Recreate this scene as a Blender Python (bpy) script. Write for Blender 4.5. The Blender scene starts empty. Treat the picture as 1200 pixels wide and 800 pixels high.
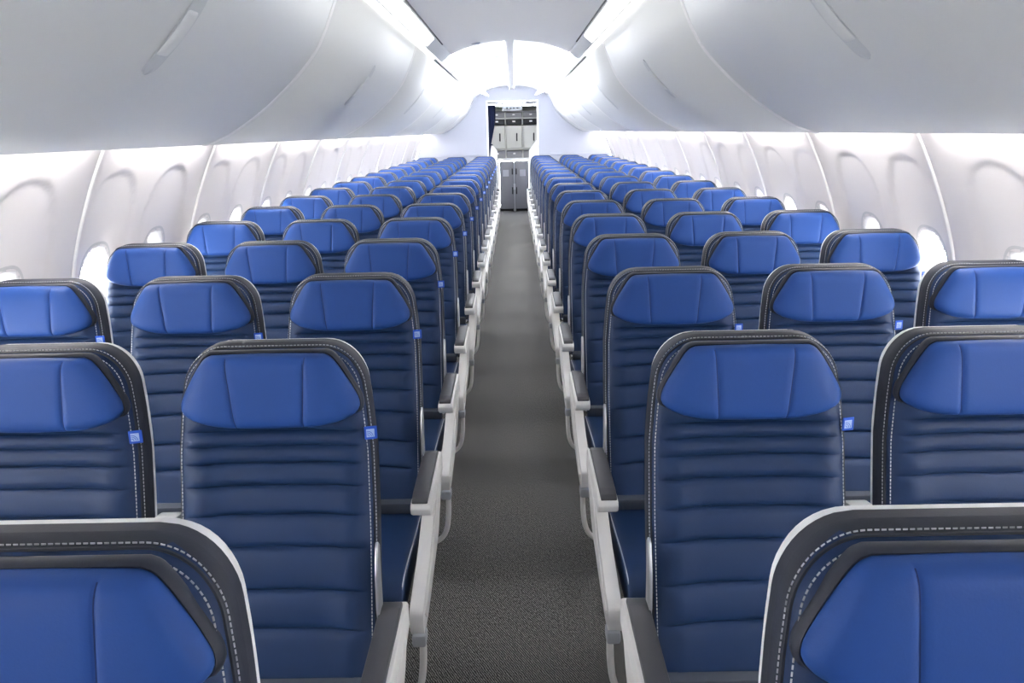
import bpy, bmesh, math, random
from mathutils import Vector, Matrix, Euler
random.seed(4)
PI = math.pi
scene = bpy.context.scene
COL = scene.collection

# ------------------------------------------------------------------ materials
def mat(name, col, rough=0.5, metal=0.0, spec=0.5, emit=None, estr=0.0, bump=None, coat=0.0, sheen=0.0):
    m = bpy.data.materials.new(name); m.use_nodes = True
    nt = m.node_tree; b = nt.nodes['Principled BSDF']
    b.inputs['Base Color'].default_value = (*col, 1)
    b.inputs['Roughness'].default_value = rough
    b.inputs['Metallic'].default_value = metal
    b.inputs['Specular IOR Level'].default_value = spec
    b.inputs['Coat Weight'].default_value = coat
    if emit:
        b.inputs['Emission Color'].default_value = (*emit, 1)
        b.inputs['Emission Strength'].default_value = estr
    if bump:
        sc, st, dist = bump
        tc = nt.nodes.new('ShaderNodeTexCoord'); n = nt.nodes.new('ShaderNodeTexNoise')
        n.inputs['Scale'].default_value = sc; n.inputs['Detail'].default_value = 3
        bp = nt.nodes.new('ShaderNodeBump'); bp.inputs['Strength'].default_value = st
        bp.inputs['Distance'].default_value = dist
        nt.links.new(tc.outputs['Object'], n.inputs['Vector'])
        nt.links.new(n.outputs['Fac'], bp.inputs['Height'])
        nt.links.new(bp.outputs['Normal'], b.inputs['Normal'])
    return m

def s2l(r, g, b):
    f = lambda c: (c/255/12.92) if c/255 <= .04045 else ((c/255+.055)/1.055)**2.4
    return (f(r), f(g), f(b))

M = {}
M['navy'] = mat('navy leather', s2l(28, 52, 90), .48, spec=.33, bump=(240, .12, .002))
M['blue'] = mat('bright blue leather', s2l(40, 79, 150), .5, spec=.3, bump=(300, .10, .002))
M['charcoal'] = mat('charcoal leather', s2l(46, 50, 62), .48, spec=.35, bump=(260, .1, .002))
M['piping'] = mat('dark piping', s2l(38, 43, 56), .5)
M['thread'] = mat('pale thread', s2l(205, 206, 210), .8)
M['seam'] = mat('dark seam', s2l(24, 46, 104), .7)
M['shell'] = mat('white plastic shell', s2l(246, 246, 246), .4)
M['arm'] = mat('white painted metal', s2l(236, 234, 231), .38, spec=.5)
M['armgrey'] = mat('pale grey plastic', s2l(170, 174, 180), .45)
M['pad'] = mat('dark grey arm pad', s2l(70, 70, 74), .42)
M['alu'] = mat('brushed aluminium', s2l(205, 206, 208), .32, metal=.8)
M['dark'] = mat('dark frame metal', s2l(40, 41, 44), .5, metal=.3)
M['tag'] = mat('blue woven tag', s2l(40, 92, 205), .7)
M['tagl'] = mat('pale woven emblem', s2l(176, 200, 240), .7)
M['web'] = mat('grey webbing', s2l(74, 80, 92), .7)
M['bin'] = mat('bin white', s2l(238, 239, 237), .38, spec=.4)
M['handle'] = mat('bin handle grey', s2l(222, 224, 224), .35)
M['wall'] = mat('sidewall white', s2l(238, 233, 232), .5, spec=.35)
M['trimw'] = mat('white trim', s2l(252, 251, 250), .4)
M['ceil'] = mat('ceiling white', s2l(244, 244, 246), .5)
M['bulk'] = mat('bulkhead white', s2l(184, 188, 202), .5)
M['darkgap'] = mat('dark gap', s2l(70, 72, 76), .6)
M['curtain'] = mat('navy curtain', s2l(24, 36, 74), .9)
M['cream'] = mat('cream laminate', s2l(212, 212, 204), .45)
M['galgrey'] = mat('galley grey', s2l(150, 150, 152), .5)
M['black'] = mat('black recess', s2l(26, 28, 34), .5)
M['cart'] = mat('cart grey', s2l(132, 132, 136), .42, metal=.2)
M['placard'] = mat('pale placard', s2l(182, 182, 190), .5)
M['ring'] = mat('window surround', s2l(212, 210, 210), .4)
M['shade'] = mat('window shade', s2l(224, 224, 226), .6)

def emitter(name, col, st):
    return mat(name, (.9, .9, .9), .5, emit=col, estr=st)
M['lens'] = emitter('ceiling light lens', (1, .99, .97), 1.6)
M['strip'] = emitter('ceiling strip', (1, .99, .98), .6)
M['cove'] = emitter('cove lamp', (.93, .96, 1.0), 4.2)
M['wash'] = emitter('sidewall wash lamp', (1, .97, .95), 10)
M['sign'] = emitter('lit panel', (.75, .85, 1.0), 1.2)
M['galley_lamp'] = emitter('galley lamp', (1, .98, .95), 8)

# carpet
def carpet():
    m = mat('charcoal carpet', (.05, .05, .05), .95, spec=.15)
    nt = m.node_tree; b = nt.nodes['Principled BSDF']
    tc = nt.nodes.new('ShaderNodeTexCoord')
    mp = nt.nodes.new('ShaderNodeMapping'); mp.inputs['Scale'].default_value = (1, .55, 1)
    nt.links.new(tc.outputs['Object'], mp.inputs['Vector'])
    n = nt.nodes.new('ShaderNodeTexNoise'); n.inputs['Scale'].default_value = 150; n.inputs['Detail'].default_value = 4
    n.inputs['Roughness'].default_value = .75
    w = nt.nodes.new('ShaderNodeTexWave'); w.bands_direction = 'DIAGONAL'
    w.inputs['Scale'].default_value = 84; w.inputs['Distortion'].default_value = 4; w.inputs['Detail'].default_value = 2
    for q in (n, w): nt.links.new(mp.outputs['Vector'], q.inputs['Vector'])
    mx = nt.nodes.new('ShaderNodeMix'); mx.data_type = 'FLOAT'; mx.inputs[0].default_value = .3
    nt.links.new(n.outputs['Fac'], mx.inputs[2]); nt.links.new(w.outputs['Fac'], mx.inputs[3])
    cr = nt.nodes.new('ShaderNodeValToRGB')
    e = cr.color_ramp.elements
    e[0].position = .36; e[0].color = (*s2l(48, 47, 46), 1)
    e[1].position = .68; e[1].color = (*s2l(166, 164, 160), 1)
    k = e.new(.52); k.color = (*s2l(90, 89, 87), 1)
    nt.links.new(mx.outputs[0], cr.inputs['Fac']); nt.links.new(cr.outputs['Color'], b.inputs['Base Color'])
    bp = nt.nodes.new('ShaderNodeBump'); bp.inputs['Strength'].default_value = .5; bp.inputs['Distance'].default_value = .004
    nt.links.new(n.outputs['Fac'], bp.inputs['Height']); nt.links.new(bp.outputs['Normal'], b.inputs['Normal'])
    return m
M['carpet'] = carpet()

def glass():
    m = bpy.data.materials.new('window glass'); m.use_nodes = True
    nt = m.node_tree; nt.nodes.remove(nt.nodes['Principled BSDF'])
    t = nt.nodes.new('ShaderNodeBsdfTransparent'); g = nt.nodes.new('ShaderNodeBsdfGlossy')
    g.inputs['Roughness'].default_value = .03
    mx = nt.nodes.new('ShaderNodeMixShader'); mx.inputs[0].default_value = .06
    nt.links.new(t.outputs[0], mx.inputs[1]); nt.links.new(g.outputs[0], mx.inputs[2])
    nt.links.new(mx.outputs[0], nt.nodes['Material Output'].inputs[0])
    return m
M['glass'] = glass()

# ------------------------------------------------------------------ mesh helpers
class MB:
    """collects geometry, links it as one mesh object"""
    def __init__(s): s.v = []; s.f = []; s.m = []
    def add(s, vs, fs, mi=0):
        o = len(s.v); s.v += [tuple(v) for v in vs]
        s.f += [tuple(i+o for i in f) for f in fs]
        s.m += [mi]*len(fs) if isinstance(mi, int) else list(mi)
        return s
    def box(s, c, size, bev=0, seg=2, mi=0, rot=None):
        bm = bmesh.new(); bmesh.ops.create_cube(bm, size=1)
        for v in bm.verts: v.co = Vector((v.co.x*size[0], v.co.y*size[1], v.co.z*size[2]))
        if bev: bmesh.ops.bevel(bm, geom=bm.edges[:], offset=bev, segments=seg, profile=.5, affect='EDGES')
        R = Euler(rot).to_matrix() if rot else Matrix.Identity(3)
        bm.verts.index_update()
        vs = [R @ v.co + Vector(c) for v in bm.verts]
        fs = [[v.index for v in f.verts] for f in bm.faces]
        bm.free(); return s.add(vs, fs, mi)
    def tube(s, pts, r, n=10, mi=0, cap=True):
        pts = [Vector(p) for p in pts]; k = len(pts)
        rs = r if isinstance(r, (list, tuple)) else [r]*k
        vs = []; fs = []
        up = None
        for i, p in enumerate(pts):
            t = (pts[min(i+1, k-1)] - pts[max(i-1, 0)]).normalized()
            if up is None: up = t.orthogonal().normalized()
            up = (up - t*up.dot(t)).normalized(); sd = t.cross(up)
            for j in range(n):
                a = 2*PI*j/n; vs.append(p + (up*math.cos(a) + sd*math.sin(a))*rs[i])
        for i in range(k-1):
            for j in range(n):
                fs.append((i*n+j, i*n+(j+1) % n, (i+1)*n+(j+1) % n, (i+1)*n+j))
        if cap: fs.append(tuple(range(n-1, -1, -1))); fs.append(tuple((k-1)*n+j for j in range(n)))
        return s.add(vs, fs, mi)
    def loft(s, rings, mi=0, closed=True, cap0=True, cap1=True):
        n = len(rings[0]); vs = [p for r in rings for p in r]; fs = []
        for i in range(len(rings)-1):
            for j in range(n if closed else n-1):
                a, b = i*n+j, i*n+(j+1) % n
                fs.append((a, b, b+n, a+n))
        if closed and cap0: fs.append(tuple(range(n-1, -1, -1)))
        if closed and cap1: fs.append(tuple((len(rings)-1)*n+j for j in range(n)))
        return s.add(vs, fs, mi)
    def prism(s, poly, axis, a, b, bev=0, mi=0, seg=2):
        """poly: 2D points; extruded along axis 'x' (pts = y,z) or 'y' (pts = x,z) or 'z' from a to b"""
        P = {'x': lambda p, t: (t, p[0], p[1]), 'y': lambda p, t: (p[0], t, p[1]), 'z': lambda p, t: (p[0], p[1], t)}[axis]
        bm = bmesh.new(); n = len(poly)
        A = [bm.verts.new(P(p, a)) for p in poly]; B = [bm.verts.new(P(p, b)) for p in poly]
        bm.faces.new(A); bm.faces.new(list(reversed(B)))
        for i in range(n): bm.faces.new((A[i], B[i], B[(i+1) % n], A[(i+1) % n]))
        bmesh.ops.recalc_face_normals(bm, faces=bm.faces[:])
        if bev: bmesh.ops.bevel(bm, geom=bm.edges[:], offset=bev, segments=seg, profile=.5, affect='EDGES', clamp_overlap=True)
        bm.verts.index_update()
        vs = [v.co.copy() for v in bm.verts]; fs = [[v.index for v in f.verts] for f in bm.faces]
        bm.free(); return s.add(vs, fs, mi)
    def mirror(s):
        o = MB(); o.v = [(-x, y, z) for x, y, z in s.v]; o.f = [tuple(reversed(f)) for f in s.f]; o.m = list(s.m); return o
    def mesh(s, name, mats, fix=True, angle=38):
        me = bpy.data.meshes.new(name); me.from_pydata(s.v, [], s.f)
        for m in mats: me.materials.append(m)
        me.polygons.foreach_set('material_index', s.m)
        if fix:
            bm = bmesh.new(); bm.from_mesh(me)
            bmesh.ops.recalc_face_normals(bm, faces=bm.faces[:]); bm.to_mesh(me); bm.free()
        me.polygons.foreach_set('use_smooth', [True]*len(me.polygons))
        me.set_sharp_from_angle(angle=math.radians(angle))
        me.update(); return me
    def build(s, name, mats, parent=None, fix=True, angle=38, loc=None):
        if not isinstance(mats, (list, tuple)): mats = [mats]
        o = bpy.data.objects.new(name, s.mesh(name, mats, fix, angle)); COL.objects.link(o)
        if parent: o.parent = parent
        if loc: o.location = loc
        return o

def tag(o, label=None, cat=None, group=None, kind=None):
    if label: o['label'] = label
    if cat: o['category'] = cat
    if group: o['group'] = group
    if kind: o['kind'] = kind
    return o
def empty(name, loc=(0, 0, 0)):
    o = bpy.data.objects.new(name, None); o.empty_display_size = .1; o.location = loc; COL.objects.link(o); return o
def copy_tree(o, parent=None):
    c = o.copy(); COL.objects.link(c)
    if parent: c.parent = parent
    for ch in list(o.children): copy_tree(ch, c)
    return c
def sm(a, b, x):
    t = max(0, min(1, (x-a)/(b-a))); return t*t*(3-2*t)
def catmull(P, n=8):
    P = [Vector(p) for p in P]; out = []
    for i in range(len(P)-1):
        p0 = P[i-1] if i else P[0]*2-P[1]; p1, p2 = P[i], P[i+1]
        p3 = P[i+2] if i+2 < len(P) else P[-1]*2-P[-2]
        for k in range(n):
            t = k/n
            out.append(.5*((2*p1)+(p2-p0)*t+(2*p0-5*p1+4*p2-p3)*t*t+(3*p1-p0-3*p2+p3)*t**3))
    out.append(P[-1]); return out
def interp(T, z):
    if z <= T[0][0]: return T[0][1]
    for (a, x), (b, y) in zip(T, T[1:]):
        if z <= b: return x+(y-x)*(z-a)/(b-a)
    return T[-1][1]

# ------------------------------------------------------------------ the seat
H = 1.17; ZB = .475; RC = .085
SEAMS = [.995, .963, .927, .880, .820, .752, .664, .585]
WT = [(.4, .208), (.55, .212), (.80, .213), (.95, .211), (1.03, .204), (1.12, .192), (1.2, .186)]
def wfun(z, off=0.0):
    h, r = H+off, RC+off
    w = interp(WT, z)+off
    if z > h-r: w += -r+math.sqrt(max(0, r*r-(z-(h-r))**2))
    return w
def y0(z):
    t = (H-z)/.69
    return -.165*t + .012*math.sin(PI*max(0, min(1, t))) 
def edge(x, z):
    ex = wfun(z)-abs(x); ez = H-z
    cx, cz = interp(WT, z)-RC, H-RC
    if abs(x) > cx and z > cz:
        return RC-math.hypot(abs(x)-cx, z-cz)
    return min(ex, ez)
def yfront(x, z, zq=None):
    zq = z if zq is None else zq
    e = edge(x, z); R = .036
    y = y0(z)
    if e < R:
        q = (R-max(e, 0))/R; y += .050*(1-math.sqrt(max(0, 1-q*q)))
    # stitched seam groove
    y += .002*math.exp(-((e-.0062)/.002)**2)
    m = sm(.026, .05, e)
    d = min(abs(zq-s) for s in SEAMS)
    if zq < SEAMS[0]+.02:
        y += m*.011*math.exp(-d/.0065)
    ab = abs(x)
    y -= .010*sm(.10, .17, ab)*sm(.026, .06, e)      # soft side bolsters
    return y
UA = 1
def backrest():
    zs = set()
    for i in range(13): zs.add(H-RC+RC*math.sin(PI/2*i/12))
    S = SEAMS+[ZB]
    for i, s in enumerate(SEAMS):
        for d in (-.0165, -.009, -.0045, -.0018, 0, .0018, .0045, .009, .0165): zs.add(s+d)
        nx = S[i+1]; g = s-nx
        for k in range(1, 5): zs.add(s-g*k/5)
    for k in range(6): zs.add(1.0+.085*k/5)
    zs.add(ZB)
    zs = sorted(z for z in zs if ZB <= z <= H); out = [zs[0]]
    for z in zs[1:]:
        if z-out[-1] > .0011: out.append(z)
    out[-1] = H; zs = out
    es = [0, .0008, .002, .004, .0062, .009, .013, .022, .036, .05, .068, .09]
    mb = MB(); rows = []
    for z in zs:
        w = wfun(z); xs = []
        for e in es: xs.append(-(w-e*w/.205))
        inner = xs[-1]
        xs += [inner+(-2*inner)*k/10 for k in range(1, 10)]
        xs += [-x for x in reversed(xs[:len(es)])]
        row = []
        for x in xs:
            sag = -.010*max(0, 1.02-z)*((x/w)**2)*2
            row.append((x, yfront(x, z), z+sag))
        rows.append(row)
    n = len(rows[0]); vs = [p for r in rows for p in r]; fs = []; mi = []
    for i in range(len(rows)-1):
        for j in range(n-1):
            fs.append((i*n+j, i*n+j+1, (i+1)*n+j+1, (i+1)*n+j))
            c = j if j < n/2 else n-2-j
            zc = (zs[i]+zs[i+1])/2
            mi.append(1 if (c < 4 or zc > H-.0062) else 0)
    mb.add(vs, fs, mi)
    # sides and back
    loop = [rows[i][0] for i in range(len(rows))]+rows[-1][1:-1]+[rows[i][-1] for i in range(len(rows)-1, -1, -1)]
    rings = [loop]
    for t in (.052, .060, .070): rings.append([(p[0], y0(p[2])+t, p[2]) for p in loop])
    mb.loft(rings, 1, closed=False)
    last = rings[-1]; k = len(last)
    nr = len(rows)
    vs = list(last); fs = []
    for i in range(nr-1): fs.append((i, i+1, k-2-i, k-1-i))
    mb.add(vs, fs, 1)
    # bottom closure
    b0 = rows[0]; mb.add(list(b0)+[last[0], last[-1]], [tuple(range(len(b0)))+(len(b0)+1, len(b0))], 1)
    bm_mesh = mb
    return bm_mesh
def outline(off, n=14):
    """points (x,z) of the backrest outline moved inward by off, bottom left -> over the top -> bottom right"""
    L = []
    for k in range(26): 
        z = ZB+.02+(H-RC-ZB-.02)*k/26; L.append((-(interp(WT, z)-off), z))
    wt = interp(WT, H-.03)
    for k in range(n+1):
        a = PI/2*k/n; z = H-RC+(RC-off)*math.sin(a)
        L.append((-(interp(WT, z)-RC+(RC-off)*math.cos(a)), z))
    return L+[(-x, z) for x, z in reversed(L)]
def stitches():
    mb = MB()
    for off in (.0032, .0125):
        P = [Vector((x, yfront(x, z)-.0006, z)) for x, z in outline(off)]
        seg = [(b-a).length for a, b in zip(P, P[1:])]; tot = sum(seg)
        def at(t):
            for a, b, L in zip(P, P[1:], seg):
                if t <= L: return a.lerp(b, t/L if L else 0)
                t -= L
            return P[-1]
        t = 0; st = .0078
        while t+.005 < tot:
            a, b = at(t), at(t+.0052); d = (b-a).normalized(); u = Vector((d.z, 0, -d.x))*.0010; nn = Vector((0, -.0009, 0))
            mb.add([a-u, a+u, b+u, b-u, a-u+nn, a+u+nn, b+u+nn, b-u+nn],
                   [(4, 5, 6, 7), (0, 1, 5, 4), (1, 2, 6, 5), (2, 3, 7, 6), (3, 0, 4, 7)])
            t += st
    return mb
def piping():
    mb = MB()
    P = [(x, yfront(x, z)-.0004, z) for x, z in outline(.0064)]
    return mb.tube(P, .0026, 6)
def shell():
    mb = MB(); rings = []
    zs = [ZB-.03+(H-RC-ZB+.03)*k/16 for k in range(16)]
    def ring(off, yy):
        L = [(-(interp(WT, z)+off), y0(z)+yy, z) for z in zs]
        for k in range(11):
            a = PI/2*k/10; z = H-RC+(RC+off)*math.sin(a)
            L.append((-(interp(WT, z)-RC+(RC+off)*math.cos(a)), y0(z)+yy, z))
        return L+[(-x, y, z) for x, y, z in reversed(L)]
    for off, yy in ((-.012, .066), (-.0065, .066), (-.0045, .068), (-.004, .073), (-.004, .089), (-.009, .098), (-.02, .102)):
        rings.append(ring(off, yy))
    mb.loft(rings, 0, closed=True, cap0=False, cap1=False)
    last = rings[-1]; k = len(last)
    mb.add(last, [(i, i+1, k-2-i, k-1-i) for i in range(k//2-1)])
    first = rings[0]
    return mb
# headrest
HZ0, HZ1 = 1.158, 1.010
HW = [(0, .118), (.03, .129), (.08, .137), (.18, .148), (.40, .168), (.60, .183), (.70, .187), (.78, .186), (.85, .179), (.91, .163), (.96, .138), (1, .100)]
def hwf(v):
    # smooth interpolation
    return interp(HWS, v)
HWS = [(p.x, p.y) for p in catmull([(a, b, 0) for a, b in HW], 6)]
HY = -.017
def hpt(x, v, lift=0):
    w = hwf(v); u = abs(x)/w
    z = HZ0+(HZ1-HZ0)*v
    z += .004*(1-(x/.15)**2)*(1-v) - .006*(1-(x/.15)**2)*v
    pu = max(0, 1-u**6)**.45*max(0, 1-abs(2*v-1)**6)**.42
    y = HY+y0(z)*.35 - .030*pu - .006*u*u*pu
    sx = .082-.012*v
    g = math.exp(-((abs(x)-sx)/.0035)**2)
    y += .0035*g*pu
    return (x, y-lift, z)
def headrest():
    mb = MB(); rows = []
    vs_ = [0, .006, .015, .03, .05, .08, .12]+[.12+.74*k/16 for k in range(1, 16)]+[.86, .89, .92, .945, .965, .98, .99, .996, 1]
    for v in vs_:
        w = hwf(v); sx = .082-.012*v; xs = []
        for t in (1, .995, .98, .95, .90, .82, .70, .55, .40, .25, .12): xs.append(-(sx+(w-sx)*t))
        for d in (.005, .003, .0015, 0, -.0015, -.003, -.005): xs.append(-(sx+d))
        xs += [-sx*.8, -sx*.55, -sx*.3]
        xs = xs+[0]+[-x for x in reversed(xs)]
        rows.append([hpt(x, v) for x in xs])
    n = len(rows[0])
    mb.loft(rows, 0, closed=False)
    loop = [r[0] for r in rows]+rows[-1][1:-1]+[r[-1] for r in reversed(rows)]+list(reversed(rows[0][1:-1]))
    mb.loft([loop, [(x*.995, y+.012, z) for x, y, z in loop]], 0, closed=True, cap0=False, cap1=True)
    return mb
def headrest_wing():
    mb = MB()
    L = []
    N = 40
    for k in range(N+1):
        v = k/N; L.append((hwf(v), HZ0+(HZ1-HZ0)*v+.004*(1-v)))
    L = [(-a, b) for a, b in reversed(L)]+L
    cz = (HZ0+HZ1)/2
    def R(s, y): return [(x*(1+s/.15), HY+y0(z)*.35+y, cz+(z-cz)*(1+s*.75/.075)) for x, z in L]
    mb.loft([R(-.006, .005), R(.001, .002), R(.004, .006), R(.0052, .011), R(.005, .020), R(-.001, .030), R(-.02, .036)], 0, closed=True)
    return mb
def headrest_seams(s):
    mb = MB()
    if True:
        P = []
        for k in range(25):
            v = .03+.94*k/24; P.append(hpt(s*(.082-.012*v), v, -.0004))
        mb.tube(P, .0011, 5)
    return mb
def cushion():
    # profile across the depth, lofted over x with rounded sides
    mb = MB(); rings = []
    prof = [(-.17, .385), (-.60, .375), (-.632, .385), (-.645, .405), (-.642, .432), (-.622, .456), (-.58, .468), (-.50, .470), (-.35, .458), (-.20, .450), (-.165, .445), (-.15, .42)]
    prof = [(p.x, p.y) for p in catmull([(a, b, 0) for a, b in prof], 4)]
    cy, cz = -.4, .42
    for x, s in ((-.213, .93), (-.2125, .955), (-.209, .982), (-.200, .996), (-.185, 1), (-.1, 1.004), (0, 1.006), (.1, 1.004), (.185, 1), (.200, .996), (.209, .982), (.2125, .955), (.213, .93)):
        k = (1-s)
        rings.append([(x, cy+(y-cy)*(1-k*.22), cz+(z-cz)*(1-k*3)) for y, z in prof])
    mb.loft(rings, 0)
    return mb
def cushion_piping(s):
    mb = MB()
    if True:
        P = [(s*.2085, -.17, .445), (s*.2085, -.35, .455), (s*.2085, -.5, .466), (s*.2085, -.58, .464), (s*.2085, -.618, .453), (s*.2085, -.637, .43), (s*.2085, -.638, .40)]
        mb.tube(catmull(P, 4), .0022, 6)
    return mb
def tag_body():
    mb = MB(); x0, z = .212, .988
    y = yfront(.192, z)-.004
    mb.box((x0-.005, y, z), (.027, .0035, .029), .0012, 1, rot=(0, 0, math.radians(14)))
    return mb
def tag_mark():
    mb = MB(); z = .988; y = yfront(.192, z)-.0062
    mb.box((.2065, y, z), (.017, .0012, .018), .0004, 1, rot=(0, 0, math.radians(14)))
    return mb
def tag_arcs():
    mb = MB(); z = .988; y = yfront(.192, z)-.0071
    for r in (.005, .009, .0125):
        P = []
        for k in range(9):
            a = PI/2*k/8; lx = -.0072+r*math.cos(a); lz = -.0075+r*math.sin(a)
            P.append((.2065+lx, y+lx*math.tan(math.radians(14)), z+lz))
        mb.tube(P, .0006, 4)
    return mb
# aisle-side hardware, drawn for a seat whose aisle lies on +x (left block)
def armrest_frame():
    mb = MB()
    # long tray under the pad with rounded upturned nose
    prof = [(-.06, .600), (-.075, .612), (-.12, .612), (-.40, .604), (-.428, .600), (-.436, .588), (-.430, .570), (-.405, .556), (-.34, .552), (-.25, .535), (-.12, .53), (-.06, .545)]
    mb.prism(prof, 'x', .196, .252, .004)
    return mb
def armrest_pad():
    mb = MB()
    prof = [(-.085, .605), (-.09, .622), (-.12, .626), (-.38, .618), (-.412, .613), (-.424, .606), (-.425, .600)]
    mb.prism(prof, 'x', .199, .244, .005, seg=3)
    return mb
def fairing():
    mb = MB()
    prof = [(-.052, .59), (-.10, .55), (-.165, .47), (-.235, .415), (-.36, .385), (-.55, .35), (-.645, .348), (-.668, .36), (-.672, .40), (-.655, .425), (-.58, .445), (-.46, .475), (-.36, .515), (-.30, .55), (-.29, .59)]
    P = [(p.x, p.y) for p in catmull([(a, b, 0) for a, b in prof+[prof[0]]], 4)][:-1]
    mb.prism(P, 'x', .214, .250, .005)
    return mb
def fairing_inset():
    mb = MB()
    prof = [(-.105, .568), (-.16, .505), (-.235, .45), (-.36, .42), (-.54, .385), (-.63, .380), (-.645, .40), (-.56, .42), (-.44, .452), (-.33, .50), (-.265, .56)]
    mb.prism(prof, 'x', .2495, .2535, .0015, seg=1)
    return mb
def fairing_cap():
    mb = MB(); mb.box((.236, -.655, .340), (.036, .05, .035), .007, 2); return mb
def luggage_bar():
    mb = MB()
    P = [(.240, -.640, .352), (.242, -.648, .31), (.240, -.655, .25), (.232, -.66, .20), (.212, -.66, .165), (.17, -.66, .150), (.0, -.66, .148), (-.20, -.66, .148)]
    mb.tube(catmull(P, 5), .0095, 10); return mb
def hinge():
    mb = MB()
    prof = [(-.125, .52), (-.145, .60), (-.135, .68), (-.115, .735), (-.100, .742), (-.088, .73), (-.095, .65), (-.10, .52)]
    mb.prism(prof, 'x', .2145, .2215, .003); return mb
def raised_arm():
    mb = MB()
    prof = [(-.02, .53), (-.10, .53), (-.095, .62), (-.070, .77), (-.062, .80), (-.045, .81), (-.012, .805), (.0, .79), (-.012, .66)]
    mb.prism(prof, 'x', -.271, -.219, .006); return mb
def raised_pad():
    mb = MB()
    prof = [(-.02, .58), (.012, .60), (.024, .76), (.008, .785), (-.01, .78)]
    mb.prism(prof, 'x', -.268, -.222, .004); return mb
def leg(front):
    mb = MB(); y = -.52 if front else -.22
    mb.tube(catmull([(-.02, y+.05, .375), (-.02, y, .2), (-.02, y-.01 if front else y+.05, .012)], 6), .016, 10)
    mb.box((-.02, y-.01 if front else y+.05, .010), (.05, .08, .02), .004, 1)
    return mb
def seat_pan():
    mb = MB(); mb.box((0, -.385, .370), (.40, .46, .022), .006, 2)
    mb.box((0, -.115, .44), (.39, .05, .10), .01, 2); return mb
def back_skirt():
    mb = MB()
    mb.box((0, -.172, .467), (.405, .028, .05), .008, 2, rot=(math.radians(14), 0, 0)); return mb
def belt():
    mb = MB(); mb.box((.208, -.178, .452), (.022, .06, .03), .004, 1); return mb

MESH = {}
def seat_meshes():
    g = MESH
    g['backrest'] = backrest().mesh('backrest', [M['navy'], M['charcoal']], angle=60)
    g['stitching'] = stitches().mesh('stitching', [M['thread']])
    g['piping'] = piping().mesh('piping', [M['piping']])
    g['back_shell'] = shell().mesh('back_shell', [M['shell']], angle=60)
    g['headrest'] = headrest().mesh('headrest', [M['blue']], angle=60)
    g['headrest_backing'] = headrest_wing().mesh('headrest_backing', [M['charcoal']], angle=60)
    for q in (-1, 1): g['headrest_seam', q] = headrest_seams(q).mesh('headrest_seam', [M['seam']])
    g['seat_cushion'] = cushion().mesh('seat_cushion', [M['navy']], angle=60)
    for q in (-1, 1): g['cushion_piping', q] = cushion_piping(q).mesh('cushion_piping', [M['armgrey']])
    g['tag'] = tag_body().mesh('tag', [M['tag']])
    g['tag_emblem'] = tag_mark().mesh('tag_emblem', [M['tagl']])
    g['tag_arc'] = tag_arcs().mesh('tag_arc', [M['tag']])
    g['seat_pan'] = seat_pan().mesh('seat_pan', [M['dark']])
    g['back_skirt'] = back_skirt().mesh('back_skirt', [M['web']])
    g['leg0'] = leg(True).mesh('leg', [M['alu']]); g['leg1'] = leg(False).mesh('leg', [M['alu']])
    for key, fn, mt in (('armrest', armrest_frame, 'arm'), ('arm_pad', armrest_pad, 'pad'), ('side_fairing', fairing, 'arm'),
                        ('fairing_panel', fairing_inset, 'arm'), ('fairing_cap', fairing_cap, 'armgrey'), ('luggage_bar', luggage_bar, 'arm'),
                        ('hinge_bracket', hinge, 'alu'), ('raised_armrest', raised_arm, 'shell'), ('raised_pad', raised_pad, 'pad')):
        a = fn()
        if key in ('armrest', 'arm_pad', 'side_fairing', 'fairing_panel', 'fairing_cap', 'luggage_bar'): a.v = [(x+.018, y, z) for x, y, z in a.v]
        if key == 'hinge_bracket': a.v = [(x, y, z+.03) for x, y, z in a.v]
        g[key, 1] = a.mesh(key, [M[mt]]); g[key, -1] = a.mirror().mesh(key, [M[mt]])
seat_meshes()
def part(name, mesh, parent):
    o = bpy.data.objects.new(name, mesh); COL.objects.link(o); o.parent = parent; return o
def make_seat(kind, side):
    """kind aisle / middle / window; side +1 = aisle lies towards +x (left block)"""
    r = empty('passenger_seat'); g = MESH
    b = part('backrest', g['backrest'], r); part('stitching', g['stitching'], b); part('piping', g['piping'], b)
    part('back_shell', g['back_shell'], r)['label'] = 'white plastic back shell'
    h = part('headrest', g['headrest'], r); part('headrest_backing', g['headrest_backing'], h); [part('headrest_seam', g['headrest_seam', q], h) for q in (-1, 1)]
    c = part('seat_cushion', g['seat_cushion'], r); [part('cushion_piping', g['cushion_piping', q], c) for q in (-1, 1)]
    t = part('tag', g['tag'], r); t['label'] = 'small bright blue cloth tag'
    part('tag_emblem', g['tag_emblem'], t); part('tag_arc', g['tag_arc'], t)
    part('seat_pan', g['seat_pan'], r); part('back_skirt', g['back_skirt'], r)
    part('leg', g['leg0'], r); part('leg', g['leg1'], r)
    if kind == 'aisle':
        a = part('armrest', g['armrest', side], r); a['label'] = 'white aisle armrest with dark pad'
        part('arm_pad', g['arm_pad', side], a)
        f = part('side_fairing', g['side_fairing', side], r); f['label'] = 'white side fairing along the aisle'
        part('fairing_panel', g['fairing_panel', side], f); part('fairing_cap', g['fairing_cap', side], f)
        part('luggage_bar', g['luggage_bar', side], r); part('hinge_bracket', g['hinge_bracket', side], r)
    if kind != 'window':
        a = part('raised_armrest', g['raised_armrest', side], r); part('raised_pad', g['raised_pad', side], a)
    return r
D0, PITCH, NROWS = .768, .843, 17
XA, SP = .503, .499
ORD = ['first', 'second', 'third', 'fourth', 'fifth', 'sixth', 'seventh', 'eighth', 'ninth']
proto = {}
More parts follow.
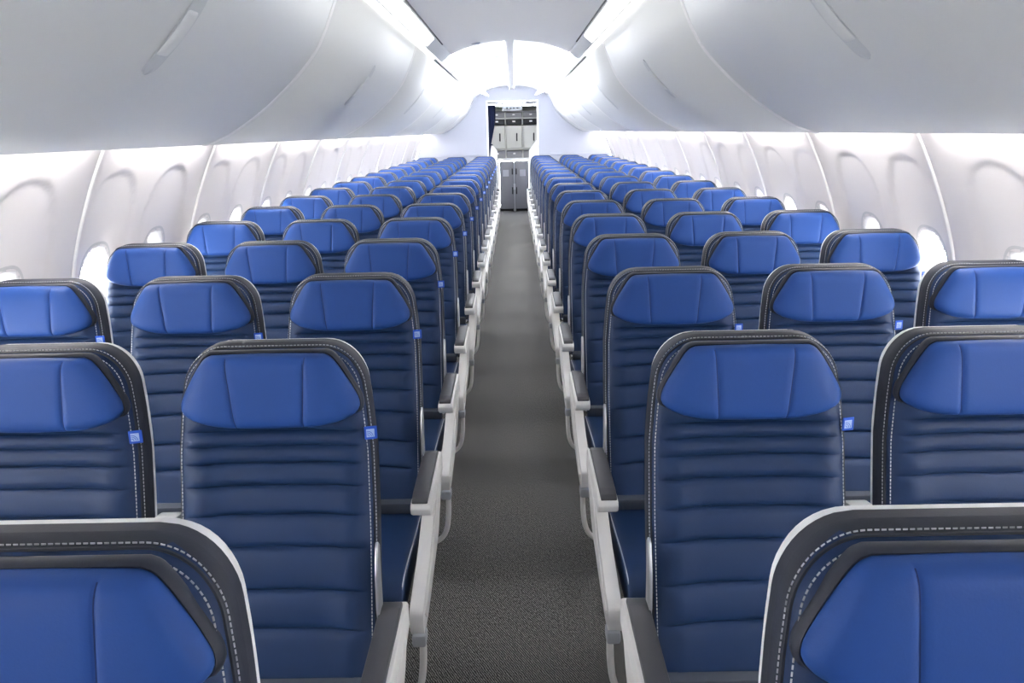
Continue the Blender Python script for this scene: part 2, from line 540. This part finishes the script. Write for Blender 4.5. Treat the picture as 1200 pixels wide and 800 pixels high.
for side in (1, -1):
    sname = 'left' if side == 1 else 'right'
    for k, kind in enumerate(('aisle', 'middle', 'window')):
        for n in range(NROWS):
            if (n == 0 and k > 0) or (n == 1 and k > 1): continue
            if (kind, side) in proto: o = copy_tree(proto[kind, side])
            else: o = proto[kind, side] = make_seat(kind, side)
            o.location = (-side*(XA+SP*k), D0+PITCH*n, 0)
            if n == 0: where = 'nearest the camera'
            elif n < 9: where = f'{ORD[n]} row from the camera'
            elif n == NROWS-1: where = 'last row before the rear bulkhead'
            else: where = f'{ORD[NROWS-1-n]} row from the rear bulkhead'
            tag(o, f'navy {kind} seat with blue headrest, {sname} of the aisle, {where}', 'seat', f'{kind} seats {sname} of the aisle')

# ------------------------------------------------------------------ cabin shell
D_BULK = 14.55; D_FRONT = -1.6; D_DROP = 6.75
mb = MB(); mb.box((0, 7.7, -.03), (3.5, 18.6, .06)); tag(mb.build('floor', M['carpet']), kind='structure')

WX = [(.0, 1.62), (.25, 1.71), (.55, 1.77), (.8, 1.785), (1.06, 1.752), (1.2, 1.71), (1.35, 1.652), (1.5, 1.582), (1.62, 1.515), (1.75, 1.44)]
def wx(z):
    return (interp(WX, z-.06)+interp(WX, z-.03)+interp(WX, z)+interp(WX, z+.03)+interp(WX, z+.06))/5
JP, J0 = 1.19, 3.14                        # panel pitch, first visible joint
NPAN = 15
Y_START = J0-4*JP
WOFF = (.185, .745); WZ = .975
OW, OH = .108, .170                        # half opening
def recess(a, z):
    r = 0
    for o in WOFF:
        da = abs(a-(o+.035)); b = .225
        f = 1-(da/b)**2.6-(max(0, z-1.14)/.315)**2.4
        r = max(r, sm(0, .05, f))
    return r*.007*sm(.35, .7, z)
def wall_mesh(side):
    mb = MB()
    na, zs = 54, [0, .15, .3, .45, .6]+[.6+.0115*k for k in range(1, 96)]+[1.72, 1.75]
    def sup(da, dz, k=2.7): return (abs(da)/(OW+.013))**k+(abs(dz)/(OH+.013))**k
    for p in range(NPAN):
        ya = Y_START+p*JP; L = JP
        if ya > D_BULK: break
        if ya+L > D_BULK: L = D_BULK-ya
        n = max(2, int(round(na*L/JP)))
        vs = []; fs = []
        for z in zs:
            for i in range(n+1):
                a = L*i/n
                jn = math.exp(-(a/.012)**2)+math.exp(-((a-JP)/.012)**2)
                vs.append((side*(wx(z)+recess(a, z)+.006*min(1, jn)), ya+a, z))
        w = n+1
        for j in range(len(zs)-1):
            for i in range(n):
                ac = L*(i+.5)/n; zc = (zs[j]+zs[j+1])/2
                if any(o+.2 < L and sup(ac-o, zc-WZ) < 1.0 for o in WOFF): continue
                fs.append((j*w+i, j*w+i+1, (j+1)*w+i+1, (j+1)*w+i))
        mb.add(vs, fs)
    return mb
for side, nm in ((-1, 'wall_left'), (1, 'wall_right')):
    o = wall_mesh(side).build(nm, M['wall'], fix=False, angle=50)
    o.data.flip_normals() if side > 0 else None
    tag(o, kind='structure')
# windows
def ring_pts(hw, hh, n=48, k=2.7):
    L = []
    for i in range(n):
        t = 2*PI*i/n; c, s = math.cos(t), math.sin(t)
        L.append((hw*math.copysign(abs(c)**(2/k), c), hh*math.copysign(abs(s)**(2/k), s)))
    return L
def window_frame(side):
    mb = MB(); rings = []
    def R(sw, off, zc=0):
        return [(side*(wx(WZ+b)+off+.012), a, b) for a, b in ring_pts(OW+sw, OH+sw)]
    for sw, off in ((.038, .004), (.035, -.004), (.026, -.006), (.012, -.004), (-.002, .010), (-.010, .03), (-.016, .055), (-.018, .085)):
        rings.append(R(sw, off))
    return mb.loft(rings, 0, cap0=False, cap1=False)
def window_pane(side):
    mb = MB(); xp = max(wx(WZ+OH), wx(WZ-OH), wx(WZ))+.05
    P = ring_pts(OW-.012, OH-.012)
    def ax(b): return side*(wx(WZ+b)+.012+.080)
    rows = 12
    A = [(ax(b), a, b) for a, b in P]; B = [(ax(b)+side*.006, a, b) for a, b in P]
    return mb.loft([A, B], 0)
def window_shade(side, drop):
    mb = MB(); N = 12
    top, bot = OH-.013, OH-.013-drop
    rows = []
    for k in range(8):
        b = top+(bot-top)*k/7
        hw = (OW-.0145)*(max(0, 1-(abs(b)/(OH-.013))**2.7))**(1/2.7)
        rows.append([(side*(wx(WZ+b)+.012+.062+(.004 if j > 12 else 0)), hw*(1-2*j/12) if j <= 12 else hw*(1-2*(25-j)/12), b) for j in range(26)])
    return mb.loft(rows, 0)
WM = {}
for side in (-1, 1):
    WM[side] = [window_frame(side).mesh('frame', [M['ring']]), window_pane(side).mesh('pane', [M['glass']]),
                window_shade(side, .11).mesh('shade', [M['shade']]), window_shade(side, .05).mesh('shade', [M['shade']])]
wn = 0
for side in (-1, 1):
    for p in range(NPAN):
        for q, o in enumerate(WOFF):
            y = Y_START+p*JP+o
            if y+.2 > D_BULK: continue
            wn += 1
            r = empty(f'window_{wn}', (0, y, WZ)); tag(r, kind='structure')
            part('frame', WM[side][0], r); part('pane', WM[side][1], r)
            part('shade', WM[side][2 if (q+p) % 2 else 3], r)
# joint trims
tn = 0
for side in (-1, 1):
    for p in range(NPAN):
        y = Y_START+p*JP
        if y > D_BULK-.05: continue
        tn += 1; mb = MB()
        mb.tube([(side*(wx(z)+.002), y, z) for z in [.05+.045*k for k in range(35)]], .008, 8)
        tag(mb.build(f'trim_{tn}', M['trimw']), kind='structure')
# sidewall wash lamps under the bins (one per panel, gaps at the joints)
for side in (-1, 1):
    sname = 'left' if side < 0 else 'right'
    for p in range(NPAN):
        y0_, y1_ = Y_START+p*JP+.10, min(Y_START+p*JP+JP-.14, D_BULK-.04)
        if y1_-y0_ < .2: continue
        mb = MB()
        mb.prism([(side*1.480, 1.607), (side*1.518, 1.593), (side*1.514, 1.585), (side*1.476, 1.599)], 'y', y0_, y1_)
        o = mb.build('wash_lamp', M['wash'])
        nn = p-2
        tag(o, f'white strip lamp washing the {sname} sidewall, behind the bin edge' , 'lamp', f'strip lamps along the {sname} sidewall')

# ------------------------------------------------------------------ overhead bins
BP = [(p.x, p.y) for p in catmull([(1.285, 1.566, 0), (1.27, 1.558, 0), (1.235, 1.561, 0), (1.11, 1.617, 0), (.94, 1.736, 0), (.77, 1.908, 0), (.677, 2.095, 0), (.648, 2.175, 0)], 8)]
def bin_door(side, L):
    mb = MB(); rings = []
    inner = [(x+.022, z+.012) for x, z in BP]
    prof = BP+list(reversed(inner))
    g = .004
    for y in (g, g+.004, L-g-.004, L-g):
        s = .002 if y in (g, L-g) else 0
        rings.append([(side*(x+s), y, z+s) for x, z in prof])
    return mb.loft(rings, 0)
def bin_body(side, L):
    mb = MB()
    prof = [(1.285, 1.572), (1.30, 1.563), (1.44, 1.566), (1.470, 1.580), (1.475, 1.64), (1.40, 1.86), (1.22, 2.06), (.98, 2.18), (.69, 2.19), (.70, 2.12), (.80, 1.92), (.965, 1.755), (1.13, 1.64)]
    mb.prism([(side*x, z) for x, z in prof], 'y', .004, L-.004, 0)
    return mb
def on_profile(t):
    k = t*(len(BP)-1); i = min(int(k), len(BP)-2); f = k-i
    a, b = BP[i], BP[i+1]
    x, z = a[0]+(b[0]-a[0])*f, a[1]+(b[1]-a[1])*f
    tx, tz = b[0]-a[0], b[1]-a[1]; l = math.hypot(tx, tz)
    return (x, z), (tx/l, tz/l)
def find_t(x):
    return min((abs(on_profile(i/400)[0][0]-x), i/400) for i in range(60, 401))[1]
def bin_handle(side, what):
    """long rounded paddle following the curved door, about 0.30 m long"""
    mb = MB()
    ta, tb = find_t(.925), find_t(.742)
    rings = []
    N = 22
    for k in range(N+1):
        f = k/N
        if what == 'grip': 
            f = .24+.50*f
        t = ta+(tb-ta)*f
        (x, z), (tx, tz) = on_profile(t)
        nx, nz = -tz, tx           # towards the aisle and down
        if nx > 0: nx, nz = -nx, -nz
        s = f if what == 'cup' else k/N
        e = min(f, 1-f)*.32 if what == 'cup' else min(k/N, 1-k/N)*.16
        hw = .042
        hw = hw*min(1, math.sqrt(max(0, 1-(1-min(1, e/.042))**2))) if what == 'cup' else .036
        hw = max(hw, .004)
        if what == 'cup':
            lift = .004; n = 14
            ring = []
            for j in range(n):
                a = 2*PI*j/n; yy = hw*math.cos(a); d = lift*max(0, math.sin(a))-.004*max(0, -math.sin(a))
                rim = .003*(1 if abs(math.cos(a)) > .75 else .25)
                ring.append((side*(x+nx*(d*.4+rim)), yy, z+nz*(d*.4+rim)))
        else:
            lift = .0075*math.sin(PI*min(1, max(0, k/N)))**.35+.002
            ring = []
            n = 14
            for j in range(n):
                a = 2*PI*j/n; c, s_ = math.cos(a), math.sin(a)
                ring.append((side*(x+nx*(lift*max(s_, -.3))), hw*math.copysign(abs(c)**.5, c), z+nz*(lift*max(s_, -.3))))
        rings.append(ring)
    return mb.loft(rings, 0)
BPITCH = 2.51; B0 = .87-BPITCH+.0
b_edges = [B0+BPITCH*k for k in range(8)]
BMS = {}
for side in (-1, 1):
    sname = 'left' if side < 0 else 'right'
    for k in range(7):
        ya = max(b_edges[k], D_FRONT+.02); yb = min(b_edges[k+1], D_BULK-.01); L = yb-ya
        if L < .3: continue
        key = (side, round(L, 2))
        if key not in BMS:
            BMS[key] = [bin_door(side, L).mesh('bin_door', [M['bin']], angle=50), bin_body(side, L).mesh('bin_body', [M['bin']]),
                        bin_handle(side, 'cup').mesh('door_handle', [M['handle']], angle=50), bin_handle(side, 'grip').mesh('handle_grip', [M['bin']], angle=50)]
        r = empty('overhead_bin', (0, ya, 0))
        d = part('bin_door', BMS[key][0], r); part('bin_body', BMS[key][1], r)
        if L > 1.5:
            h = part('door_handle', BMS[key][2], d); h.location = (0, L/2+.02, 0)
            g = part('handle_grip', BMS[key][3], h)
        where = ['behind the camera', 'nearest the camera', 'second from the camera', 'third from the camera', 'fourth from the camera', 'fifth from the camera', 'last before the rear bulkhead'][k]
        tag(r, f'white curved overhead bin above the {sname} seats, {where}', 'overhead bin', f'overhead bins on the {sname}')
        # white filler strip in the joint between two bins
        if k > 0:
            tn += 1; mb = MB(); rings = []
            for dy, lift in ((-.021, -.004), (-.019, .0015), (-.010, .0040), (.010, .0040), (.019, .0015), (.021, -.004)):
                ring = []
                for i in range(2, 56):
                    (x, z), (tx, tz) = on_profile(i/56); nx, nz = -tz, tx
                    if nx > 0: nx, nz = -nx, -nz
                    ring.append((side*(x+nx*lift), ya+dy, z+nz*lift))
                rings.append(ring)
            mb.loft(rings, 0, closed=False)
            tag(mb.build(f'trim_{tn}', M['trimw'], fix=True), kind='structure')

# ------------------------------------------------------------------ ceiling
def arch(x): return 2.282-.10*(abs(x)/.47)**2.2
mb = MB(); rings = []
xs = [-.47+.94*i/24 for i in range(25)]
prof = [(x, arch(x)) for x in xs]+[(x, arch(x)+.03) for x in reversed(xs)]
mb.loft([[(x, y, z) for x, z in prof] for y in (D_FRONT, D_DROP)], 0)
tag(mb.build('ceiling', M['ceil']), kind='structure')
# light troughs between the ceiling panel and the bins, forward part
for side in (-1, 1):
    tn += 1; mb = MB()
    P = [(.474, 2.188), (.480, 2.178), (.545, 2.130), (.556, 2.136), (.565, 2.20), (.52, 2.24), (.474, 2.23)]
    mb.prism([(side*x, z) for x, z in P], 'y', D_FRONT, D_DROP)
    tag(mb.build(f'trim_{tn}', M['handle']), kind='structure')
    tn += 1; mb = MB()
    mb.prism([(side*x, z) for x, z in [(.466, 2.180), (.4745, 2.180), (.4745, 2.215), (.466, 2.215)]], 'y', D_FRONT, 5.95)
    tag(mb.build(f'trim_{tn}', M['darkgap']), kind='structure')
def rounded_strip(side, y0_, y1_, xa, za, xb, zb, r, th=.006):
    """a flat slab lying between (xa,za) and (xb,zb) in section, its ends rounded"""
    mb = MB(); w = math.hypot(xb-xa, zb-za); ux, uz = (xb-xa)/w, (zb-za)/w
    r = min(r, w/2); P = []
    for cx, cy, a0 in ((w-r, y1_-r, 0), (r, y1_-r, 90), (r, y0_+r, 180), (w-r, y0_+r, 270)):
        for k in range(7):
            a = math.radians(a0+15*k); P.append((cx+r*math.cos(a), cy+r*math.sin(a)))
    nx, nz = uz, -ux
    if nz > 0: nx, nz = -nx, -nz
    A = [(side*(xa+ux*p), q, za+uz*p) for p, q in P]
    B = [(side*(xa+ux*p+nx*th), q, za+uz*p+nz*th) for p, q in P]
    return mb.loft([A, B], 0)
for side in (-1, 1):
    sname = 'left' if side < 0 else 'right'
    for (a, b, wh) in ((2.9, 5.45, 'ahead of the ceiling arch'),):
        o = rounded_strip(side, a, b, .484, 2.172, .535, 2.128, .02).build('ceiling_light', M['lens'])
        tag(o, f'bright white ceiling light panel beside the {sname} bins, {wh}', 'ceiling light', 'ceiling light panels')
    o = rounded_strip(side, 2.2, D_DROP+.2, .590, 2.195, .640, 2.168, .01).build('light_strip', M['strip'])
    tag(o, f'long white light strip along the top of the {sname} overhead bins', 'light strip')
# rear ceiling: higher, with a raised spine, and cove lamps over the bins
mb = MB()
def arch2(x): return 2.335-.16*(abs(x)/.62)**2.4
xs = [-.62+1.24*i/30 for i in range(31)]
prof = [(x, arch2(x)) for x in xs]+[(x, arch2(x)+.03) for x in reversed(xs)]
ye = [D_DROP-.02, 8.7, 10.65, 12.6, D_BULK]
mb.loft([[(x, y, z) for x, z in prof] for y in (D_DROP-.02, D_BULK)], 0)
tag(mb.build('ceiling_rear', M['ceil']), kind='structure')
for y in ye[1:-1]:
    tn += 1; mb = MB()
    L = [(x, arch2(x)-.001) for x in xs]+[(x, arch2(x)-.005) for x in reversed(xs)]
    mb.loft([[(x, yy, z) for x, z in L] for yy in (y-.006, y+.006)], 0)
    tag(mb.build(f'trim_{tn}', M['placard']), kind='structure')
tn += 1; mb = MB()
mb.prism([(-.052, 2.345), (-.052, 2.300), (-.040, 2.272), (-.03, 2.285), (.03, 2.285), (.040, 2.272), (.052, 2.300), (.052, 2.345)], 'y', D_DROP, D_BULK)
tag(mb.build(f'trim_{tn}', M['ceil']), kind='structure')
for side in (-1, 1):
    sname = 'left' if side < 0 else 'right'
    for k in range(4):
        a, b = ye[k]+.05+(.25 if k == 0 else 0), ye[k+1]-(.05 if k < 3 else .5)
        o = rounded_strip(side, a, b, .39, 2.160, .54, 2.216, .015).build('cove_lamp', M['cove'])
        tag(o, f'glowing cove lamp above the {sname} bins, {ORD[k]} beyond the ceiling arch', 'lamp', f'cove lamps over the {sname} bins')
# small things on the ceiling
mb = MB()
mb.loft([[(r*math.cos(2*PI*i/20), 3.86+r*math.sin(2*PI*i/20), z) for i in range(20)] for r, z in ((.028, 2.284), (.028, 2.274), (.018, 2.266), (.008, 2.266))], 0)
# round smoke sensor
o = mb.build('ceiling_sensor', M['galgrey']); tag(o, 'small round grey sensor on the middle of the ceiling', 'sensor')
mb = MB(); mb.box((-.01, 4.06, 2.279), (.065, .022, .012), .004, 2)
o = mb.build('ceiling_vent', M['trimw']); tag(o, 'small white oblong vent on the ceiling behind the sensor', 'vent')
mb = MB()
mb.loft([[(-.27+r*math.cos(2*PI*i/20), 6.6+r*.8*math.sin(2*PI*i/20), z-.028) for i in range(20)] for r, z in ((.04, 2.285), (.04, 2.276), (.026, 2.27), (.01, 2.27))], 0)
o = mb.build('ceiling_speaker', M['placard']); tag(o, 'small round pale disc at the edge of the ceiling arch', 'disc')

# outer roof skin closing the fuselage above the lining
mb = MB()
P = [(1.50, 1.70), (1.47, 1.82), (1.30, 2.08), (1.0, 2.32), (.6, 2.47), (0, 2.54)]
P = P+[(-x, z) for x, z in reversed(P[:-1])]
Q = P+[(x*1.03, z+.03) for x, z in reversed(P)]
mb.loft([[(x, y, z) for x, z in Q] for y in (D_FRONT-.06, D_BULK+.05)], 0)
tag(mb.build('roof', M['ceil']), kind='structure')
# ------------------------------------------------------------------ front closure and rear bulkhead
mb = MB(); mb.box((0, D_FRONT-.03, 1.25), (3.7, .06, 2.6)); tag(mb.build('wall_front', M['bulk']), kind='structure')
DW = .435; DT = 2.075
def bulk_poly(side):
    P = [(DW, 0), (DW, DT)]
    P += [(.62, 2.19)] if False else []
    return P
mb = MB()
prof_r = [(1.60, 0), (1.70, .25), (1.76, .55), (1.775, .8), (1.74, 1.06), (1.70, 1.2), (1.64, 1.35), (1.57, 1.5), (1.47, 1.66), (1.3, 1.95), (1.0, 2.2), (.7, 2.34), (0, 2.40)]
left = [(-x, z) for x, z in prof_r]
poly = [(DW, 0)]+prof_r+[(-x, z) for x, z in reversed(prof_r[:-1])]+[(-DW, 0), (-DW, DT), (DW, DT)]
def slab(pts_list, name, m):
    b = MB()
    for P in pts_list: b.prism(P, 'y', D_BULK, D_BULK+.05)
    return b.build(name, m)
R1 = [(DW, 0)]+prof_r[:-1]+[(0, 2.40), (0, DT), (DW, DT)]
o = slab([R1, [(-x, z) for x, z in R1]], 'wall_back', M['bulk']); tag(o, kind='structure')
# door frame trim
tn += 1; mb = MB()
for s in (-1, 1): mb.box((s*(DW+.008), D_BULK-.008, DT/2), (.035, .03, DT), .006, 2)
mb.box((0, D_BULK-.008, DT+.012), (2*DW+.05, .03, .035), .006, 2)
tag(mb.build(f'trim_{tn}', M['trimw']), kind='structure')
for side in (-1, 1):
    tn += 1; mb = MB(); mb.box((side*1.1, D_BULK-.006, 1.17), (1.27, .012, .03), .004, 1)
    tag(mb.build(f'trim_{tn}', M['bulk']), kind='structure')
# half-height wing partitions just inside the doorway
for side in (-1, 1):
    tn += 1; mb = MB()
    mb.prism([(side*.46, 0), (side*.285, 0), (side*.285, 1.235), (side*.305, 1.265), (side*.43, 1.42), (side*.46, 1.42)], 'y', 14.75, 14.80, .004)
    tag(mb.build(f'trim_{tn}', M['trimw']), kind='structure')
# vestibule around the galley
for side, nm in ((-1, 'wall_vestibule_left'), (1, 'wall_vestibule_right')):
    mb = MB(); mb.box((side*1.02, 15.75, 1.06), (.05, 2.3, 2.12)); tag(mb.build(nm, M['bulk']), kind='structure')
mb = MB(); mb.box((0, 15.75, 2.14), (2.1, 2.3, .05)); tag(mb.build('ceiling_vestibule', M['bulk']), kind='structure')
# lit panel and header box in the doorway
r = empty('header_panel', (0, 14.66, 2.0))
mb = MB(); L = []
for k in range(13):
    x = -.16+.32*k/12; L.append((x, .052-.03*(x/.16)**2))
mb.prism(L+[(.16, .012), (-.16, .012)], 'y', -.03, .03, .004); o = mb.build('lit_cover', M['sign'], r); o['label'] = 'pale lit blue cover'
mb = MB(); mb.box((0, 0, -.025), (.36, .05, .07), .006, 2); mb.build('panel_body', M['armgrey'], r)
mb = MB()
for k in range(4): mb.box((-.09+.06*k, -.027, -.02), (.03, .006, .022), .002, 1)
mb.build('vent_slot', M['darkgap'], r)
mb = MB()
for s in (-1, 1): mb.box((s*.17, 0, .045), (.012, .02, .07))
mb.build('bracket', M['alu'], r)
tag(r, 'small grey panel with a lit blue cover hanging in the galley doorway', 'panel')
# curtain
mb = MB(); N = 60
rows = []
for j in range(26):
    f = j/25; z = 2.045-1.0*f
    xl = -.445; xr = -.30-.115*sm(.15, .9, f)
    row = []
    for i in range(N+1):
        u = i/N; x = xl+(xr-xl)*u
        amp = .028*(1-.3*f)
        row.append((x+.006*math.sin(u*38), 14.70+amp*math.sin(u*2*PI*5.5+.6*math.sin(f*4)), z))
    rows.append(row)
front = rows; back = [[(x, y+.006, z) for x, y, z in r] for r in rows]
for rr in (front, back): mb.loft(rr, 0, closed=False)
for rr in ((front[0], back[0]), (front[-1], back[-1])): mb.loft(list(rr), 0, closed=False)
r = empty('curtain', (0, 0, 0)); mb.build('curtain_cloth', M['curtain'], r, fix=False)
mb = MB(); mb.tube([(-.45, 14.70, 2.058), (.43, 14.70, 2.058)], .009, 8); mb.build('curtain_rail', M['alu'], r)
mb = MB(); mb.box((-.405, 14.70, 1.36), (.085, .075, .02), .006, 2); mb.build('tieback', M['curtain'], r)
tag(r, 'dark navy curtain gathered at the left of the galley doorway', 'curtain')
# galley
DG = 16.5
r = empty('galley_cabinet', (0, DG, 0))
cols = [-.70, -.35, -.145, .195, .50, .84]
cols = [-.83, -.485, -.145, .195, .535, .875]
mb = MB()
mb.box((0, .33, 1.56), (1.9, .02, 1.04))
zr = [2.09, 1.965, 1.835, 1.71, 1.235, 1.065, 1.02]
for z in (2.06, 1.835, 1.235, 1.035): mb.box((.02, .16, z), (1.75, .34, .022), .003, 1)
for x in cols: mb.box((x, .16, 1.56), (.018, .34, 1.03), .003, 1)
mb.build('cabinet_frame', M['cream'], r)
mb = MB(); mb.box((.02, .10, 1.965), (1.74, .24, .018), .003, 1); mb.build('shelf', M['galgrey'], r)
for a, b in zip(cols, cols[1:]):
    c = (a+b)/2; w = b-a-.03
    mb = MB(); mb.box((c, .06, 1.475), (w, .03, .44), .008, 2); d = mb.build('cabinet_door', M['cream'], r)
    mb = MB(); mb.box((c+.055, .038, 1.47), (.026, .018, .155), .006, 2); mb.build('handle', M['black'], d)
    mb = MB(); mb.box((c, .05, 1.765), (w, .03, .105), .006, 2); d = mb.build('oven_panel', M['black'], r)
    mb = MB(); mb.box((c, .030, 1.775), (.06, .014, .03), .004, 1); mb.build('latch', M['trimw'], d)
    mb = MB(); mb.box((c, .06, 1.90), (w, .03, .10), .006, 2); d = mb.build('locker_door', M['galgrey'], r)
    mb = MB(); mb.box((c, .038, 1.905), (.05, .016, .03), .004, 1); mb.build('latch', M['trimw'], d)
    mb = MB(); mb.box((c, .06, 1.135), (w, .03, .14), .006, 2); d = mb.build('drawer', M['galgrey'], r)
    mb = MB(); mb.box((c, .038, 1.15), (.05, .016, .03), .004, 1); mb.build('latch', M['trimw'], d)
mb = MB(); mb.box((.02, .14, 1.045), (1.76, .42, .035), .008, 2); mb.build('worktop', M['trimw'], r)
tag(r, 'cream galley cabinet with latched doors behind the doorway', 'galley')
for k, (x, w) in enumerate(((-.44, .28), (-.135, .29), (.165, .29), (.47, .28))):
    r = empty('galley_cart', (x, DG, 0))
    mb = MB(); mb.box((0, .14, .525), (w, .36, .94), .012, 2); mb.build('cart_body', M['cart'], r)
    mb = MB(); mb.box((0, -.047, .55), (w-.03, .016, .84), .008, 2); d = mb.build('cart_door', M['cart'], r)
    mb = MB(); mb.box((-.02 if x < 0 else .02, -.058, .77), (.12, .006, .13), .004, 1); mb.build('placard', M['placard'], d)
    mb = MB(); mb.box(((w/2-.035)*(1 if x < 0 else -1), -.062, .80), (.025, .02, .12), .005, 2); mb.build('latch', M['black'], d)
    mb = MB(); mb.box(((w/2-.035)*(1 if x < 0 else -1), -.062, .42), (.025, .02, .14), .005, 2); mb.build('latch', M['black'], d)
    for sx in (-1, 1):
        mb = MB(); mb.tube([(sx*(w/2-.04)-.015, .0, .03), (sx*(w/2-.04)+.015, .0, .03)], .03, 12); mb.build('wheel', M['dark'], r)
    tag(r, ['grey galley cart at far left under the galley worktop', 'grey galley cart left of the middle gap, pale placard', 'grey galley cart right of the middle gap, pale placard', 'grey galley cart at far right under the galley worktop'][k], 'galley cart', 'galley carts under the worktop')
mb = MB(); mb.tube([(.015, DG-.07, .03), (.015, DG-.07, .98)], .008, 8); mb.box((.015, DG-.07, .5), (.04, .02, .12), .004, 1); mb.box((.015, DG-.07, .03), (.05, .05, .05), .008, 1)
o = mb.build('cart_lock_bar', M['alu']); tag(o, 'thin metal lock bar standing between the two middle galley carts', 'lock bar')
mb = MB(); mb.box((.02, 16.62, .04), (1.76, .02, .08)); tag(mb.build('baseboard_back', M['black']), kind='structure')
mb = MB(); mb.box((0, 15.6, 2.109), (.5, .25, .014), .004, 1)
o = mb.build('ceiling_lamp', M['galley_lamp']); tag(o, 'square white lamp in the ceiling over the galley', 'lamp')

# ------------------------------------------------------------------ daylight
w = bpy.data.worlds.new('sky'); scene.world = w; w.use_nodes = True
bg = w.node_tree.nodes['Background']; bg.inputs['Color'].default_value = (.94, .975, 1.0, 1); bg.inputs['Strength'].default_value = 14

# ------------------------------------------------------------------ camera
cam = bpy.data.cameras.new('camera'); co = bpy.data.objects.new('camera', cam); COL.objects.link(co)
cam.sensor_width = 36; cam.lens = 935/1200*36; cam.clip_start = .02; cam.clip_end = 100
for o in scene.objects:      # the cabin lining sits a little higher than the first layout of the seats
    if o.parent is None and o.name.split('.')[0].split('_')[0] in ('wall', 'window', 'trim', 'overhead', 'ceiling', 'light', 'cove') and o.name != 'wall_front':
        o.location.z += .010
co.location = (.018, 0, 1.599)
co.matrix_world = Matrix.Translation(co.location) @ (Matrix.Rotation(math.radians(.42), 3, 'Z') @ Matrix.Rotation(math.radians(90-14.8), 3, 'X') @ Matrix.Rotation(math.radians(-1.2), 3, 'Z')).to_4x4()
scene.camera = co
vs = scene.view_settings
scene.display_settings.display_device = 'sRGB'
vs.view_transform = 'Standard'; vs.look = 'None'; vs.gamma = 1; vs.use_curve_mapping = False
vs.exposure = 1.58
cy = scene.cycles
cy.use_denoising = True; cy.max_bounces = 10; cy.diffuse_bounces = 6; cy.glossy_bounces = 4; cy.transparent_max_bounces = 12
cy.sample_clamp_indirect = 8; cy.caustics_reflective = False; cy.caustics_refractive = False
